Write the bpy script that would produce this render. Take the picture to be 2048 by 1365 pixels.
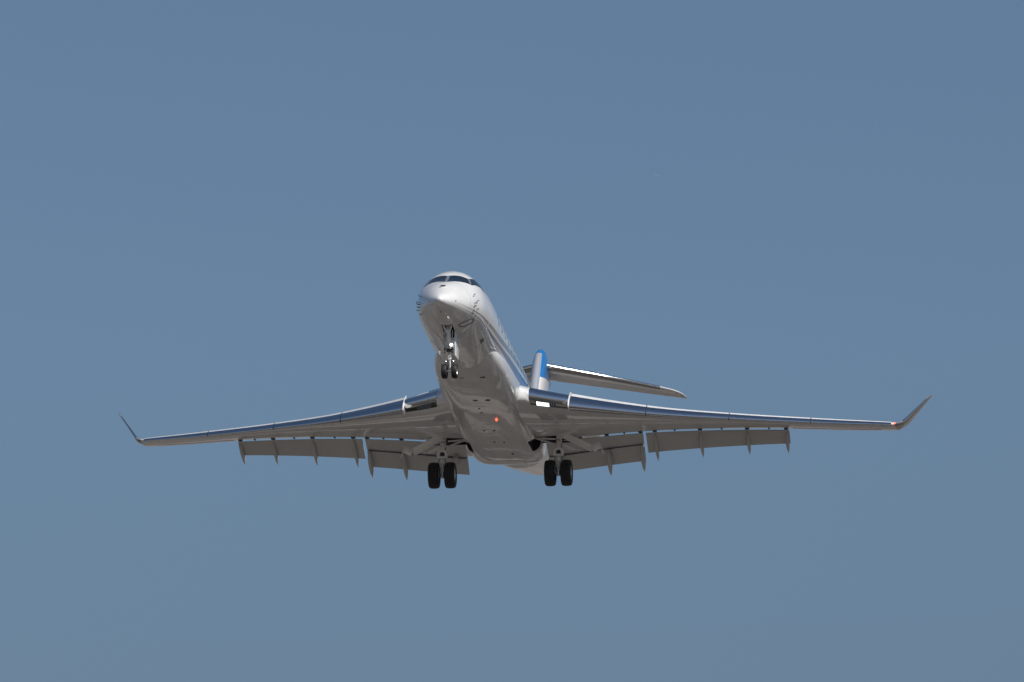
import bpy, bmesh, math, random
from mathutils import Matrix, Vector
rad = math.radians
random.seed(7)
for o in list(bpy.data.objects): bpy.data.objects.remove(o)
scene = bpy.context.scene
COL = scene.collection

# ------------------------------------------------------------------ camera, sky, sun, exposure
ELEV = 11.0                      # the camera looks up at the jet on approach
cam_d = bpy.data.cameras.new("camera"); cam = bpy.data.objects.new("camera", cam_d); COL.objects.link(cam)
cam.location = (0, 0, 1.7); cam.rotation_euler = (rad(90 + ELEV), 0, 0)
cam_d.sensor_width = 36.0; cam_d.lens = 15959.25 / 2048 * 36.0
cam_d.clip_start = 1.0; cam_d.clip_end = 120000.0
scene.camera = cam

SUN_EL, SUN_AZ = 43.0, 147.0     # azimuth clockwise from +Y (the way the camera looks): behind and to the right
sl = Vector((math.sin(rad(SUN_AZ)) * math.cos(rad(SUN_EL)), math.cos(rad(SUN_AZ)) * math.cos(rad(SUN_EL)), math.sin(rad(SUN_EL))))
sun_d = bpy.data.lights.new("sun", 'SUN'); sun = bpy.data.objects.new("sun", sun_d); COL.objects.link(sun)
sun_d.energy = 4.5; sun_d.angle = rad(0.5); sun_d.color = (1.0, 0.965, 0.92)
sun.rotation_euler = sl.to_track_quat('Z', 'Y').to_euler()
sun.location = (0, 0, 300)

world = bpy.data.worlds.new("World"); scene.world = world; world.use_nodes = True
nt = world.node_tree; nt.nodes.clear()
sky = nt.nodes.new('ShaderNodeTexSky'); sky.sky_type = 'NISHITA'; sky.sun_disc = False
sky.sun_elevation = rad(SUN_EL); sky.sun_rotation = rad(SUN_AZ)
sky.altitude = 300; sky.air_density = 1.0; sky.dust_density = 0.3; sky.ozone_density = 2.0
tint = nt.nodes.new('ShaderNodeMix'); tint.data_type = 'RGBA'; tint.blend_type = 'MULTIPLY'; tint.inputs[0].default_value = 1.0
# low haze: the sky dims and warms towards the horizon
wtc = nt.nodes.new('ShaderNodeTexCoord'); wsx = nt.nodes.new('ShaderNodeSeparateXYZ'); wcr = nt.nodes.new('ShaderNodeValToRGB')
nt.links.new(wtc.outputs['Generated'], wsx.inputs[0]); nt.links.new(wsx.outputs[2], wcr.inputs[0]); nt.links.new(wcr.outputs[0], tint.inputs[7])
_e = wcr.color_ramp.elements; _e[0].position = 0.0; _e[0].color = (0.55, 0.47, 0.43, 1); _e[1].position = 0.6; _e[1].color = (1.0, 1.0, 1.0, 1)
for _p, _c in ((0.07, (0.66, 0.62, 0.61)), (0.14, (0.715, 0.742, 0.78)), (0.19, (0.90, 0.935, 0.965)), (0.24, (0.97, 1.0, 1.03))): _e.new(_p).color = (*_c, 1)
bg = nt.nodes.new('ShaderNodeBackground'); bg.inputs['Strength'].default_value = 0.057
wo = nt.nodes.new('ShaderNodeOutputWorld')
nt.links.new(sky.outputs[0], tint.inputs[6]); nt.links.new(tint.outputs[2], bg.inputs['Color']); nt.links.new(bg.outputs[0], wo.inputs[0])
scene.view_settings.view_transform = 'Standard'; scene.view_settings.look = 'None'
scene.view_settings.exposure = 0.0; scene.view_settings.gamma = 1.0
scene.cycles.max_bounces = 8; scene.cycles.glossy_bounces = 5

# ------------------------------------------------------------------ the aircraft's own frame: x aft of the nose, y to starboard, z up
ORG = Vector((18.4, 0.0, -3.25))          # base of the aircraft: under the main wheels
_Rc = Matrix(((0.11706193635, -0.99310591876, 0.00609402877), (0.24596424767, 0.02304679404, -0.96900486797), (0.96218402186, 0.11493249938, 0.24696645250)))
_tc = Vector((-0.68533636, 1.81952618, 300.0))
_ce, _se = math.cos(rad(ELEV)), math.sin(rad(ELEV))
_CW = Matrix(((1, 0, 0), (0, _se, _ce), (0, -_ce, _se)))      # right, down, forward -> world
BODY_R = _CW @ _Rc
def body_to_world(p): return Vector((0, 0, 1.7)) + _CW @ (_Rc @ (Vector(p) - Vector((16, 0, 0))) + _tc)
# ------------------------------------------------------------------ materials
def new_mat(name):
    m = bpy.data.materials.new(name); m.use_nodes = True
    n = m.node_tree.nodes; return m, m.node_tree, n['Principled BSDF']
def simple(name, col, rough, metal=0.0, coat=0.0, var=0.06, scale=6.0, bump=0.0):
    """one plain material with a little unevenness in its gloss and tone"""
    m, t, b = new_mat(name)
    b.inputs['Metallic'].default_value = metal
    b.inputs['Coat Weight'].default_value = coat; b.inputs['Coat Roughness'].default_value = 0.04
    tc = t.nodes.new('ShaderNodeTexCoord'); no = t.nodes.new('ShaderNodeTexNoise'); no.inputs['Scale'].default_value = scale; no.inputs['Detail'].default_value = 5
    t.links.new(tc.outputs['Object'], no.inputs['Vector'])
    mr = t.nodes.new('ShaderNodeMapRange'); mr.inputs[3].default_value = max(0.0, rough - var); mr.inputs[4].default_value = rough + var
    t.links.new(no.outputs[0], mr.inputs[0]); t.links.new(mr.outputs[0], b.inputs['Roughness'])
    mx = t.nodes.new('ShaderNodeMix'); mx.data_type = 'RGBA'; mx.inputs[6].default_value = (*[c * 0.93 for c in col], 1); mx.inputs[7].default_value = (*[min(1, c * 1.05) for c in col], 1)
    t.links.new(no.outputs[0], mx.inputs[0]); t.links.new(mx.outputs[2], b.inputs['Base Color'])
    if bump:
        bp = t.nodes.new('ShaderNodeBump'); bp.inputs['Strength'].default_value = bump; bp.inputs['Distance'].default_value = 0.02
        t.links.new(no.outputs[0], bp.inputs['Height']); t.links.new(bp.outputs[0], b.inputs['Normal'])
    return m
def emit(name, col, strength):
    m, t, b = new_mat(name)
    b.inputs['Base Color'].default_value = (*col, 1); b.inputs['Emission Color'].default_value = (*col, 1); b.inputs['Emission Strength'].default_value = strength
    return m
def math_node(t, op, a, b=None, c=None):
    n = t.nodes.new('ShaderNodeMath'); n.operation = op
    for i, v in enumerate((a, b, c)):
        if v is None: continue
        if isinstance(v, (int, float)): n.inputs[i].default_value = v
        else: t.links.new(v, n.inputs[i])
    return n.outputs[0]
def curve_node(t, src, pts, lo, hi, x1):
    """value of a hand drawn curve at station src (0..x1)"""
    n = t.nodes.new('ShaderNodeFloatCurve'); c = n.mapping.curves[0]
    P = [(x / x1, (y - lo) / (hi - lo)) for x, y in pts]
    while len(c.points) < len(P): c.points.new(0.5, 0.5)
    for q, p in zip(c.points, P): q.location = p; q.handle_type = 'VECTOR'
    n.mapping.update()
    t.links.new(math_node(t, 'DIVIDE', src, x1), n.inputs['Value'])
    return math_node(t, 'ADD', math_node(t, 'MULTIPLY', n.outputs[0], hi - lo), lo)
def white_paint(name, base=0.80, livery=False, seams=(), yseams=(), wave=0.25, ior=1.6):
    """gloss white paint: slight ripples of the skin, faint grime, seams across the body, and (fuselage) the two stripes"""
    m, t, b = new_mat(name)
    b.inputs['Roughness'].default_value = 0.35; b.inputs['Coat Weight'].default_value = 1.0; b.inputs['Coat Roughness'].default_value = 0.025; b.inputs['Coat IOR'].default_value = ior
    tc = t.nodes.new('ShaderNodeTexCoord'); ad = t.nodes.new('ShaderNodeVectorMath'); ad.operation = 'ADD'; ad.inputs[1].default_value = ORG
    t.links.new(tc.outputs['Object'], ad.inputs[0]); sx = t.nodes.new('ShaderNodeSeparateXYZ'); t.links.new(ad.outputs[0], sx.inputs[0])
    X, Y, Z = sx.outputs
    mp = t.nodes.new('ShaderNodeMapping'); mp.inputs['Scale'].default_value = (0.5, 2.2, 2.2); t.links.new(ad.outputs[0], mp.inputs[0])
    g = t.nodes.new('ShaderNodeTexNoise'); g.inputs['Scale'].default_value = 1.3; g.inputs['Detail'].default_value = 6; g.inputs['Roughness'].default_value = 0.6
    t.links.new(mp.outputs[0], g.inputs['Vector'])
    cr = t.nodes.new('ShaderNodeValToRGB'); cr.color_ramp.elements[0].position = 0.30; cr.color_ramp.elements[1].position = 0.62
    cr.color_ramp.elements[0].color = (base * 0.90, base * 0.885, base * 0.86, 1); cr.color_ramp.elements[1].color = (base, base * 0.995, base * 0.985, 1)
    t.links.new(g.outputs[0], cr.inputs[0]); col = cr.outputs[0]
    def over(col, mask, rgb):
        x = t.nodes.new('ShaderNodeMix'); x.data_type = 'RGBA'; t.links.new(mask, x.inputs[0]); t.links.new(col, x.inputs[6]); x.inputs[7].default_value = (*rgb, 1); return x.outputs[2]
    for s in seams:
        d = math_node(t, 'ABSOLUTE', math_node(t, 'SUBTRACT', X, s))
        col = over(col, math_node(t, 'MULTIPLY', math_node(t, 'LESS_THAN', d, 0.011), 0.42), (0.22, 0.22, 0.23))
    for s in yseams:
        d = math_node(t, 'ABSOLUTE', math_node(t, 'SUBTRACT', math_node(t, 'ABSOLUTE', Y), s))
        col = over(col, math_node(t, 'MULTIPLY', math_node(t, 'LESS_THAN', d, 0.010), 0.28), (0.25, 0.25, 0.25))
    if livery:
        for lo_pts, hi_pts, c0, c1 in STRIPES:
            lo = curve_node(t, X, lo_pts, -1, 1.5, 34.0); hi = curve_node(t, X, hi_pts, -1, 1.5, 34.0)
            mask = math_node(t, 'MULTIPLY', math_node(t, 'GREATER_THAN', Z, lo), math_node(t, 'LESS_THAN', Z, hi))
            mask = math_node(t, 'MULTIPLY', mask, math_node(t, 'GREATER_THAN', math_node(t, 'ABSOLUTE', Y), 0.35))
            for gap_x in (4.35,): mask = math_node(t, 'MULTIPLY', mask, math_node(t, 'GREATER_THAN', math_node(t, 'ABSOLUTE', math_node(t, 'SUBTRACT', X, gap_x)), 0.05))
            cr2 = t.nodes.new('ShaderNodeValToRGB'); cr2.color_ramp.elements[0].color = (*c0, 1); cr2.color_ramp.elements[1].color = (*c1, 1)
            cr2.color_ramp.elements[0].position = 0.25; cr2.color_ramp.elements[1].position = 0.6
            t.links.new(math_node(t, 'DIVIDE', X, 16.0), cr2.inputs[0])
            x = t.nodes.new('ShaderNodeMix'); x.data_type = 'RGBA'; t.links.new(mask, x.inputs[0]); t.links.new(col, x.inputs[6]); t.links.new(cr2.outputs[0], x.inputs[7]); col = x.outputs[2]
    t.links.new(col, b.inputs['Base Color'])
    w = t.nodes.new('ShaderNodeTexNoise'); w.inputs['Scale'].default_value = 0.9; w.inputs['Detail'].default_value = 2; t.links.new(ad.outputs[0], w.inputs['Vector'])
    bp = t.nodes.new('ShaderNodeBump'); bp.inputs['Strength'].default_value = wave; bp.inputs['Distance'].default_value = 0.035
    t.links.new(w.outputs[0], bp.inputs['Height']); t.links.new(bp.outputs[0], b.inputs['Normal']); t.links.new(bp.outputs[0], b.inputs['Coat Normal'])
    return m
# stripes along the cabin: (lower edge, upper edge, colour forward, colour aft), heights over the station
STRIPES = [
    ([(0, -.60), (1.6, -.595), (3.7, -.53), (4.1, -.53), (7.2, -.41), (10.8, -.14), (15.9, .14), (20, .36), (34, 1.1)],
     [(0, -.61), (1.6, -.575), (3.7, -.47), (4.1, -.43), (7.5, -.21), (11.6, .13), (15.9, .36), (20, .56), (34, 1.3)], (0.13, 0.16, 0.21), (0.23, 0.32, 0.40)),  # forward colour darker: grazing shade put into the paint
    ([(0, -.70), (3.6, -.655), (5.5, -.645), (8.4, -.53), (11.0, -.46), (13.4, -.41), (16, -.40), (20, -.3), (34, .6)],
     [(0, -.71), (3.6, -.63), (5.5, -.565), (8.6, -.38), (11.8, -.19), (14.5, -.03), (16, .05), (20, .25), (34, .95)], (0.03, 0.06, 0.13), (0.015, 0.20, 0.52)),
]
M = {}
M['fuselage'] = white_paint('fuselage_paint', 0.83, True, (1.62, 3.35, 5.15, 6.1))
M['white'] = white_paint('white_paint', 0.83)
M['wing'] = white_paint('wing_paint', 0.76, yseams=(2.35, 3.1, 4.25, 5.36, 6.9, 8.67, 10.1, 11.57, 13.0, 14.4), wave=0.05, ior=1.95)
M['fairing'] = white_paint('fairing_paint', 0.80, seams=(8.9, 13.0, 16.7, 19.75), yseams=(0.42,), wave=0.12, ior=1.8)
M['winglet'] = simple('winglet_paint', (0.20, 0.20, 0.21), 0.3, coat=0.8)
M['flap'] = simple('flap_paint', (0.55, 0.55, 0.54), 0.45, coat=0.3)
M['metal'] = simple('polished_metal', (0.80, 0.81, 0.83), 0.16, 1.0, var=0.05, scale=9)
M['mirror'] = simple('bright_metal', (0.78, 0.79, 0.80), 0.09, 1.0, var=0.02)
M['satin'] = simple('satin_metal', (0.78, 0.79, 0.82), 0.36, 1.0, var=0.05)
M['fin_edge'] = simple('fin_edge_metal', (0.46, 0.48, 0.53), 0.32, 0.4, var=0.05)
M['steel'] = simple('bare_steel', (0.62, 0.62, 0.62), 0.28, 1.0)
M['gear'] = simple('gear_paint', (0.88, 0.88, 0.86), 0.4, coat=0.4)
M['blue'] = simple('blue_paint', (0.002, 0.20, 0.57), 0.3, coat=1.0, var=0.03)
M['glass'] = simple('cockpit_glass', (0.012, 0.022, 0.035), 0.05, coat=1.0, var=0.02)
M['cabin_glass'] = simple('cabin_glass', (0.02, 0.03, 0.045), 0.08, coat=1.0, var=0.02)
M['frame'] = simple('window_frame_metal', (0.33, 0.36, 0.40), 0.3, 0.6)
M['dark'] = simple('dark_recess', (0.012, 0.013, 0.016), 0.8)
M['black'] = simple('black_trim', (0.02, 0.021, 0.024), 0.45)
M['tyre'] = simple('tyre_rubber', (0.012, 0.012, 0.013), 0.62, var=0.1, scale=20)
M['rim'] = simple('wheel_rim', (0.70, 0.70, 0.69), 0.3, 0.5)
M['lamp'] = emit('lit_lamp', (0.93, 1.0, 0.95), 2.2)
M['unlit'] = simple('unlit_lamp', (0.45, 0.5, 0.55), 0.1, 0.3, coat=1.0)
M['red_lamp'] = emit('red_lamp', (1.0, 0.07, 0.03), 5.0)
M['red_glass'] = emit('red_lens', (1.0, 0.04, 0.02), 3.0)
M['green_glass'] = simple('green_lens', (0.02, 0.25, 0.12), 0.1, coat=1.0)
M['plate'] = simple('shiny_lower_plate', (0.36, 0.35, 0.33), 0.12, 1.0, var=0.04)

def ground_material():
    """dry grass, bare earth and pale worn patches, stretched across the approach"""
    m, t, b = new_mat('airfield_ground'); b.inputs['Roughness'].default_value = 0.95; b.inputs['Specular IOR Level'].default_value = 0.1
    tc = t.nodes.new('ShaderNodeTexCoord')
    def noise(sx, sy, rot, det, dist):
        mp = t.nodes.new('ShaderNodeMapping'); mp.inputs['Scale'].default_value = (sx, sy, .02); mp.inputs['Rotation'].default_value = (0, 0, rad(rot)); t.links.new(tc.outputs['Object'], mp.inputs[0])
        n = t.nodes.new('ShaderNodeTexNoise'); n.inputs['Scale'].default_value = 1.0; n.inputs['Detail'].default_value = det; n.inputs['Roughness'].default_value = 0.6; n.inputs['Distortion'].default_value = dist
        t.links.new(mp.outputs[0], n.inputs['Vector']); return n.outputs[0]
    def ramp(src, stops):
        cr = t.nodes.new('ShaderNodeValToRGB'); e = cr.color_ramp.elements
        e[0].position, e[0].color = stops[0][0], (*stops[0][1], 1); e[1].position, e[1].color = stops[-1][0], (*stops[-1][1], 1)
        for p, c in stops[1:-1]: e.new(p).color = (*c, 1)
        t.links.new(src, cr.inputs[0]); return cr.outputs[0]
    base = ramp(noise(.011, .014, 6, 10, .6), [(.32, (.022, .0225, .023)), (.45, (.038, .0375, .037)), (.55, (.055, .052, .049)), (.68, (.078, .069, .061))])
    pale = ramp(noise(.012, .026, -5, 9, 1.1), [(.50, (0, 0, 0)), (.56, (1, 1, 1))])
    mx = t.nodes.new('ShaderNodeMix'); mx.data_type = 'RGBA'; t.links.new(pale, mx.inputs[0]); t.links.new(base, mx.inputs[6]); mx.inputs[7].default_value = (.25, .222, .195, 1)
    t.links.new(mx.outputs[2], b.inputs['Base Color'])
    return m
M['ground'] = ground_material()
M['added_hill'] = simple('added_hill_tan', (0.17, 0.150, 0.140), 0.95, scale=0.001)  # tan of the unseen ring added for the reflections
M['asphalt'] = simple('asphalt', (0.055, 0.055, 0.058), 0.9, var=0.05, scale=0.3)
M['marking'] = simple('runway_marking', (0.62, 0.62, 0.60), 0.8, var=0.05, scale=0.5)
M['concrete'] = simple('concrete', (0.26, 0.25, 0.235), 0.9, var=0.05, scale=0.1)
# ------------------------------------------------------------------ mesh helpers (all in the aircraft's frame)
class MB:
    """collects loose shapes that become one mesh"""
    def __init__(s): s.v = []; s.f = []; s.m = []
    def add(s, v, f, mi=0):
        k = len(s.v); s.v += [tuple(p) for p in v]; s.f += [tuple(i + k for i in q) for q in f]; s.m += [mi] * len(f); return s
    def loft(s, rings, closed=True, cap0=True, cap1=True, mi=0):
        n = len(rings[0]); v = [p for r in rings for p in r]; f = []
        for i in range(len(rings) - 1):
            for j in range(n if closed else n - 1):
                a = i * n + j; b = i * n + (j + 1) % n; f.append((a, b, b + n, a + n))
        if cap0: f.append(tuple(range(n)))
        if cap1: f.append(tuple(range((len(rings) - 1) * n, len(rings) * n)))
        return s.add(v, f, mi)
    def tube(s, p0, p1, r0, r1=None, n=16, mi=0):
        p0 = Vector(p0); p1 = Vector(p1); r1 = r0 if r1 is None else r1
        d = (p1 - p0).normalized(); a = d.orthogonal().normalized(); b = d.cross(a)
        R = [[p + (a * math.cos(2 * math.pi * k / n) + b * math.sin(2 * math.pi * k / n)) * r for k in range(n)] for p, r in ((p0, r0), (p1, r1))]
        return s.loft(R, mi=mi)
    def path(s, pts, rs, n=14, mi=0):
        pts = [Vector(p) for p in pts]
        if isinstance(rs, (int, float)): rs = [rs] * len(pts)
        a = None; R = []
        for i, p in enumerate(pts):
            d = (pts[min(i + 1, len(pts) - 1)] - pts[max(i - 1, 0)]).normalized()
            a = d.orthogonal().normalized() if a is None else (a - d * a.dot(d)).normalized()
            b = d.cross(a); R.append([p + (a * math.cos(2 * math.pi * k / n) + b * math.sin(2 * math.pi * k / n)) * rs[i] for k in range(n)])
        return s.loft(R, mi=mi)
    def lathe(s, c, axis, prof, n=28, mi=0):
        """prof: (distance along axis, radius)"""
        c = Vector(c); d = Vector(axis).normalized(); a = d.orthogonal().normalized(); b = d.cross(a)
        R = [[c + d * h + (a * math.cos(2 * math.pi * k / n) + b * math.sin(2 * math.pi * k / n)) * max(r, 1e-4) for k in range(n)] for h, r in prof]
        return s.loft(R, mi=mi)
    def box(s, c, ax, ay, az, mi=0):
        """c centre; ax, ay, az half-extent vectors"""
        c = Vector(c); ax, ay, az = Vector(ax), Vector(ay), Vector(az)
        v = [c + ax * i + ay * j + az * k for i in (-1, 1) for j in (-1, 1) for k in (-1, 1)]
        return s.add(v, [(0, 1, 3, 2), (4, 6, 7, 5), (0, 4, 5, 1), (2, 3, 7, 6), (0, 2, 6, 4), (1, 5, 7, 3)], mi)
    def build(s, name, mats, parent=None, smooth=35, bevel=0.0, label=None, origin=None):
        me = bpy.data.meshes.new(name); o0 = ORG if parent is not None and parent_is_jet(parent) else Vector((0, 0, 0))
        sh = Vector(origin) if origin is not None else o0
        me.from_pydata([tuple(Vector(p) - sh) for p in s.v], [], s.f)
        bm = bmesh.new(); bm.from_mesh(me)
        for fc, mi in zip(bm.faces, s.m): fc.material_index = mi
        bmesh.ops.remove_doubles(bm, verts=bm.verts, dist=1e-5); bmesh.ops.recalc_face_normals(bm, faces=bm.faces)
        if bevel: bmesh.ops.bevel(bm, geom=[e for e in bm.edges if e.is_manifold and e.calc_face_angle(0) > 0.6], offset=bevel, segments=2, affect='EDGES', profile=0.5)
        bm.to_mesh(me); bm.free()
        for m in (mats if isinstance(mats, (list, tuple)) else [mats]): me.materials.append(m)
        me.polygons.foreach_set('use_smooth', [True] * len(me.polygons)); me.set_sharp_from_angle(angle=rad(smooth))
        ob = bpy.data.objects.new(name, me); COL.objects.link(ob)
        if parent is not None: ob.parent = parent
        if origin is not None: ob.location = Vector(origin) - o0
        if label: ob['label'] = label
        return ob
def parent_is_jet(p): return True
def cut(ob, cutter_mb, mat):
    """take a pocket out of a part; the pocket's walls get the given material"""
    c = cutter_mb.build('cutter', mat, ob.parent)
    md = ob.modifiers.new('pocket', 'BOOLEAN'); md.operation = 'DIFFERENCE'; md.object = c; md.solver = 'EXACT'; md.material_mode = 'TRANSFER'
    bpy.context.view_layer.update()
    dg = bpy.context.evaluated_depsgraph_get(); me = bpy.data.meshes.new_from_object(ob.evaluated_get(dg))
    ob.modifiers.clear(); old = ob.data; ob.data = me; me.name = old.name
    bpy.data.objects.remove(c)
    return ob
# ------------------------------------------------------------------ fuselage shape
def pchip(pts):
    xs=[p[0] for p in pts];ys=[p[1] for p in pts];n=len(xs)
    h=[xs[i+1]-xs[i] for i in range(n-1)];d=[(ys[i+1]-ys[i])/h[i] for i in range(n-1)]
    m=[0.0]*n;m[0]=d[0];m[-1]=d[-1]
    for i in range(1,n-1):
        if d[i-1]*d[i]<=0:m[i]=0.0
        else:
            w1=2*h[i]+h[i-1];w2=h[i]+2*h[i-1];m[i]=(w1+w2)/(w1/d[i-1]+w2/d[i])
    def f(x):
        if x<=xs[0]:return ys[0]
        if x>=xs[-1]:return ys[-1]
        lo=0
        while xs[lo+1]<x:lo+=1
        t=(x-xs[lo])/h[lo];t2=t*t;t3=t2*t
        return ys[lo]*(2*t3-3*t2+1)+h[lo]*m[lo]*(t3-2*t2+t)+ys[lo+1]*(3*t2-2*t3)+h[lo]*m[lo+1]*(t3-t2)
    return f
ZT=pchip([(0,-.64),(.04,-.55),(.15,-.44),(.5,-.2),(1.15,.2),(1.95,.6),(2.6,1.0),(3.3,1.25),(4.2,1.315),(5.5,1.33),(23.5,1.33),(28,1.3),(31,1.2),(33,1.0)])
ZB=pchip([(0,-.64),(.04,-.71),(.15,-.78),(.5,-.88),(1.2,-1.0),(2,-1.1),(3,-1.2),(4.5,-1.27),(6.5,-1.315),(22.3,-1.315),(23.6,-1.22),(24.9,-1.0),(28,-.41),(31.4,.3),(33,.7)])
WH=pchip([(0,0),(.04,.09),(.15,.19),(.5,.42),(1.2,.74),(2,1.02),(3,1.22),(4,1.29),(5.5,1.33),(22.5,1.33),(25,1.2),(28,.85),(31,.42),(33,.12)])
ZC=pchip([(0,-.64),(1,-.48),(2.5,-.22),(4,-.06),(5.5,0),(22,0),(28,.42),(33,.86)])
def S(x,th,off=0.0):
    """fuselage skin; th measured from straight up towards +y"""
    c=math.cos(th);s=math.sin(th);zc=ZC(x)
    a=(ZT(x)-zc) if c>=0 else (zc-ZB(x))
    return (x,(WH(x)+off)*s,zc+(a+off)*c)

jet = bpy.data.objects.new('business_jet', None); COL.objects.link(jet)
jet['label'] = 'white twin engine business jet with blue tail, wheels and flaps down, flying overhead'
jet['category'] = 'airplane'
jet.empty_display_size = 2
jet.matrix_world = Matrix.Translation(body_to_world(ORG)) @ BODY_R.to_4x4() @ Matrix.Identity(4)

def skin(x, deg, off=0.0): return S(x, rad(deg), off)
def patch(name, corners, mat, parent, off=0.006, n=10, depth=0.03, label=None):
    """a thin shell lying on the skin inside four corners (station, angle): low-inner, top-inner, top-outer, low-outer"""
    a, b, c, d = corners; G = []
    for i in range(n + 1):
        u = i / n; r = []
        for j in range(n + 1):
            w = j / n
            x = (a[0] * (1 - w) + b[0] * w) * (1 - u) + (d[0] * (1 - w) + c[0] * w) * u
            t = (a[1] * (1 - w) + b[1] * w) * (1 - u) + (d[1] * (1 - w) + c[1] * w) * u
            r.append((x, t))
        G.append(r)
    mb = MB(); N = n + 1
    top = [skin(x, t, off) for r in G for x, t in r]; bot = [skin(x, t, off - depth) for r in G for x, t in r]
    f = []; K = N * N
    for i in range(n):
        for j in range(n):
            q = (i * N + j, i * N + j + 1, (i + 1) * N + j + 1, (i + 1) * N + j); f.append(q); f.append(tuple(k + K for k in q[::-1]))
    edge = [(0, j) for j in range(n)] + [(i, n) for i in range(n)] + [(n, n - j) for j in range(n)] + [(n - i, 0) for i in range(n)]
    for k in range(len(edge)):
        (i, j), (i2, j2) = edge[k], edge[(k + 1) % len(edge)]; p = i * N + j; q = i2 * N + j2; f.append((p, q, q + K, p + K))
    mb.add(top + bot, f); return mb.build(name, mat, parent, label=label)

NTH = 96
xs = [0.0005, 0.004, 0.012, 0.025, 0.045, 0.075, 0.11, 0.15, 0.2, 0.26, 0.33, 0.42, 0.52, 0.64, 0.78, 0.94, 1.1, 1.3, 1.5, 1.7, 1.9, 2.1, 2.3, 2.5, 2.7, 2.9, 3.1, 3.3, 3.6, 3.9, 4.3, 4.8, 5.4, 6.2] + [7 + .9 * i for i in range(17)] + [22.3 + .45 * i for i in range(24)] + [32.9, 33.0]
mb = MB(); mb.loft([[S(x, 2 * math.pi * k / NTH) for k in range(NTH)] for x in xs])
fuselage = mb.build('fuselage', [M['fuselage']], jet, smooth=50)
# nose wheel bay
c = MB(); c.loft([[(1.98, -.20, z0), (1.98, .20, z0), (3.3, .20, z0), (3.3, -.20, z0)] for z0 in (-1.7, -.72)])
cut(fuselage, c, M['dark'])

# cockpit windows: four dark panes and their posts
for sg in (1, -1):
    patch('cockpit_window', [(1.54, sg * 3.4), (2.29, sg * 3.0), (2.52, sg * 34.2), (2.24, sg * 46.2)], M['glass'], fuselage)
    patch('cockpit_window', [(2.30, sg * 50.0), (2.66, sg * 37.6), (3.42, sg * 44.0), (3.72, sg * 65.5)], M['glass'], fuselage)
    patch('window_post', [(2.245, sg * 46.6), (2.525, sg * 34.5), (2.65, sg * 37.3), (2.295, sg * 49.7)], M['frame'], fuselage, off=0.009)
patch('window_post', [(1.54, -3.3), (2.29, -2.9), (2.29, 2.9), (1.54, 3.3)], M['frame'], fuselage, off=0.009)
# cabin windows in a row on both sides
for i in range(14):
    x = 6.55 + 1.0 * i
    for sg in (1, -1):
        mbw = MB(); ring = []; ri = []
        for k in range(20):
            a = 2 * math.pi * k / 20; ca, sa = math.cos(a), math.sin(a)
            dx = .15 * abs(ca) ** .6 * (1 if ca > 0 else -1); dz = .20 * abs(sa) ** .6 * (1 if sa > 0 else -1)
            z = .21 + dz; y = math.sqrt(max(0, 1.33 ** 2 - z * z)); ring.append((x + dx, sg * (y + .004), z)); ri.append((x + dx, sg * (y - .02), z))
        mbw.loft([ring, ri]); mbw.build('cabin_window', M['cabin_glass'], fuselage)

# probes, camera slot, hatch ring, drains on the nose
def probe(x, deg, L, lean, r=.009, stem=.07):
    p0 = Vector(skin(x, deg, -.01)); p1 = Vector(skin(x, deg, stem)); p2 = p1 + Vector((-L, 0, 0)) + (p1 - p0).normalized() * lean
    m_ = MB(); m_.path([p0, p1], [r * 1.6, r]); m_.path([p1, (p1 + p2) / 2, p2], [r, r, r * .6]); m_.build('air_data_probe', M['black'], fuselage)
for sg in (1, -1):
    probe(1.95, sg * 71, .20, .0); probe(1.93, sg * 90, .22, .02, .012); probe(2.17, sg * 84.5, .14, .0); probe(1.93, sg * 98, .20, .02, .011)
    probe(2.23, sg * 103, .16, .0); probe(1.97, sg * 117, .2, .0); probe(.6, sg * 91, .05, .0, .007, .035)
probe(.67, 174, .06, 0, .008, .05)
m_ = MB(); m_.box(Vector(skin(.88, 1.5, .022)), (.045, 0, .03), (0, .085, 0), (-.016, 0, .024)); m_.build('camera_slot', M['black'], fuselage, bevel=.006)
m_ = MB(); m_.lathe(Vector(skin(.93, 1.5, -.01)), Vector((-.45, 0, .9)), [(0, .15), (.018, .14), (.022, .10), (.014, .0)], n=24); m_.build('camera_fairing', M['white'], fuselage)
pts = []
for k in range(41):
    a = 2 * math.pi * k / 40; pts.append(skin(2.31 + .20 * math.cos(a) + .12 * math.sin(a), -142.5 + 15.5 * math.sin(a) - 2 * math.cos(a), .004))
m_ = MB(); m_.path(pts, .014, n=6); m_.build('hatch_ring', M['black'], fuselage)
for x0, d0 in ((4.9, -137), (4.9, 137)):
    patch('service_panel', [(x0 - .2, d0 - 4), (x0 - .2, d0 + 4), (x0 + .25, d0 + 4), (x0 + .25, d0 - 4)], M['plate'], fuselage, off=.003, n=3, depth=.01)
for x, y in ((5.6, .15), (6.6, -.25)):
    z = ZB(x); m_ = MB(); m_.loft([[(x + d, y + w, zz) for d, w in ((-.13, 0), (-.02, .014), (.16, 0), (-.02, -.014))] for zz in (z + .05, z - .02)] + [[(x + .1 + d * .6, y + w, z - .17) for d, w in ((-.13, 0), (-.02, .010), (.16, 0), (-.02, -.010))]]); m_.build('blade_antenna', M['white'], fuselage)

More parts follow.
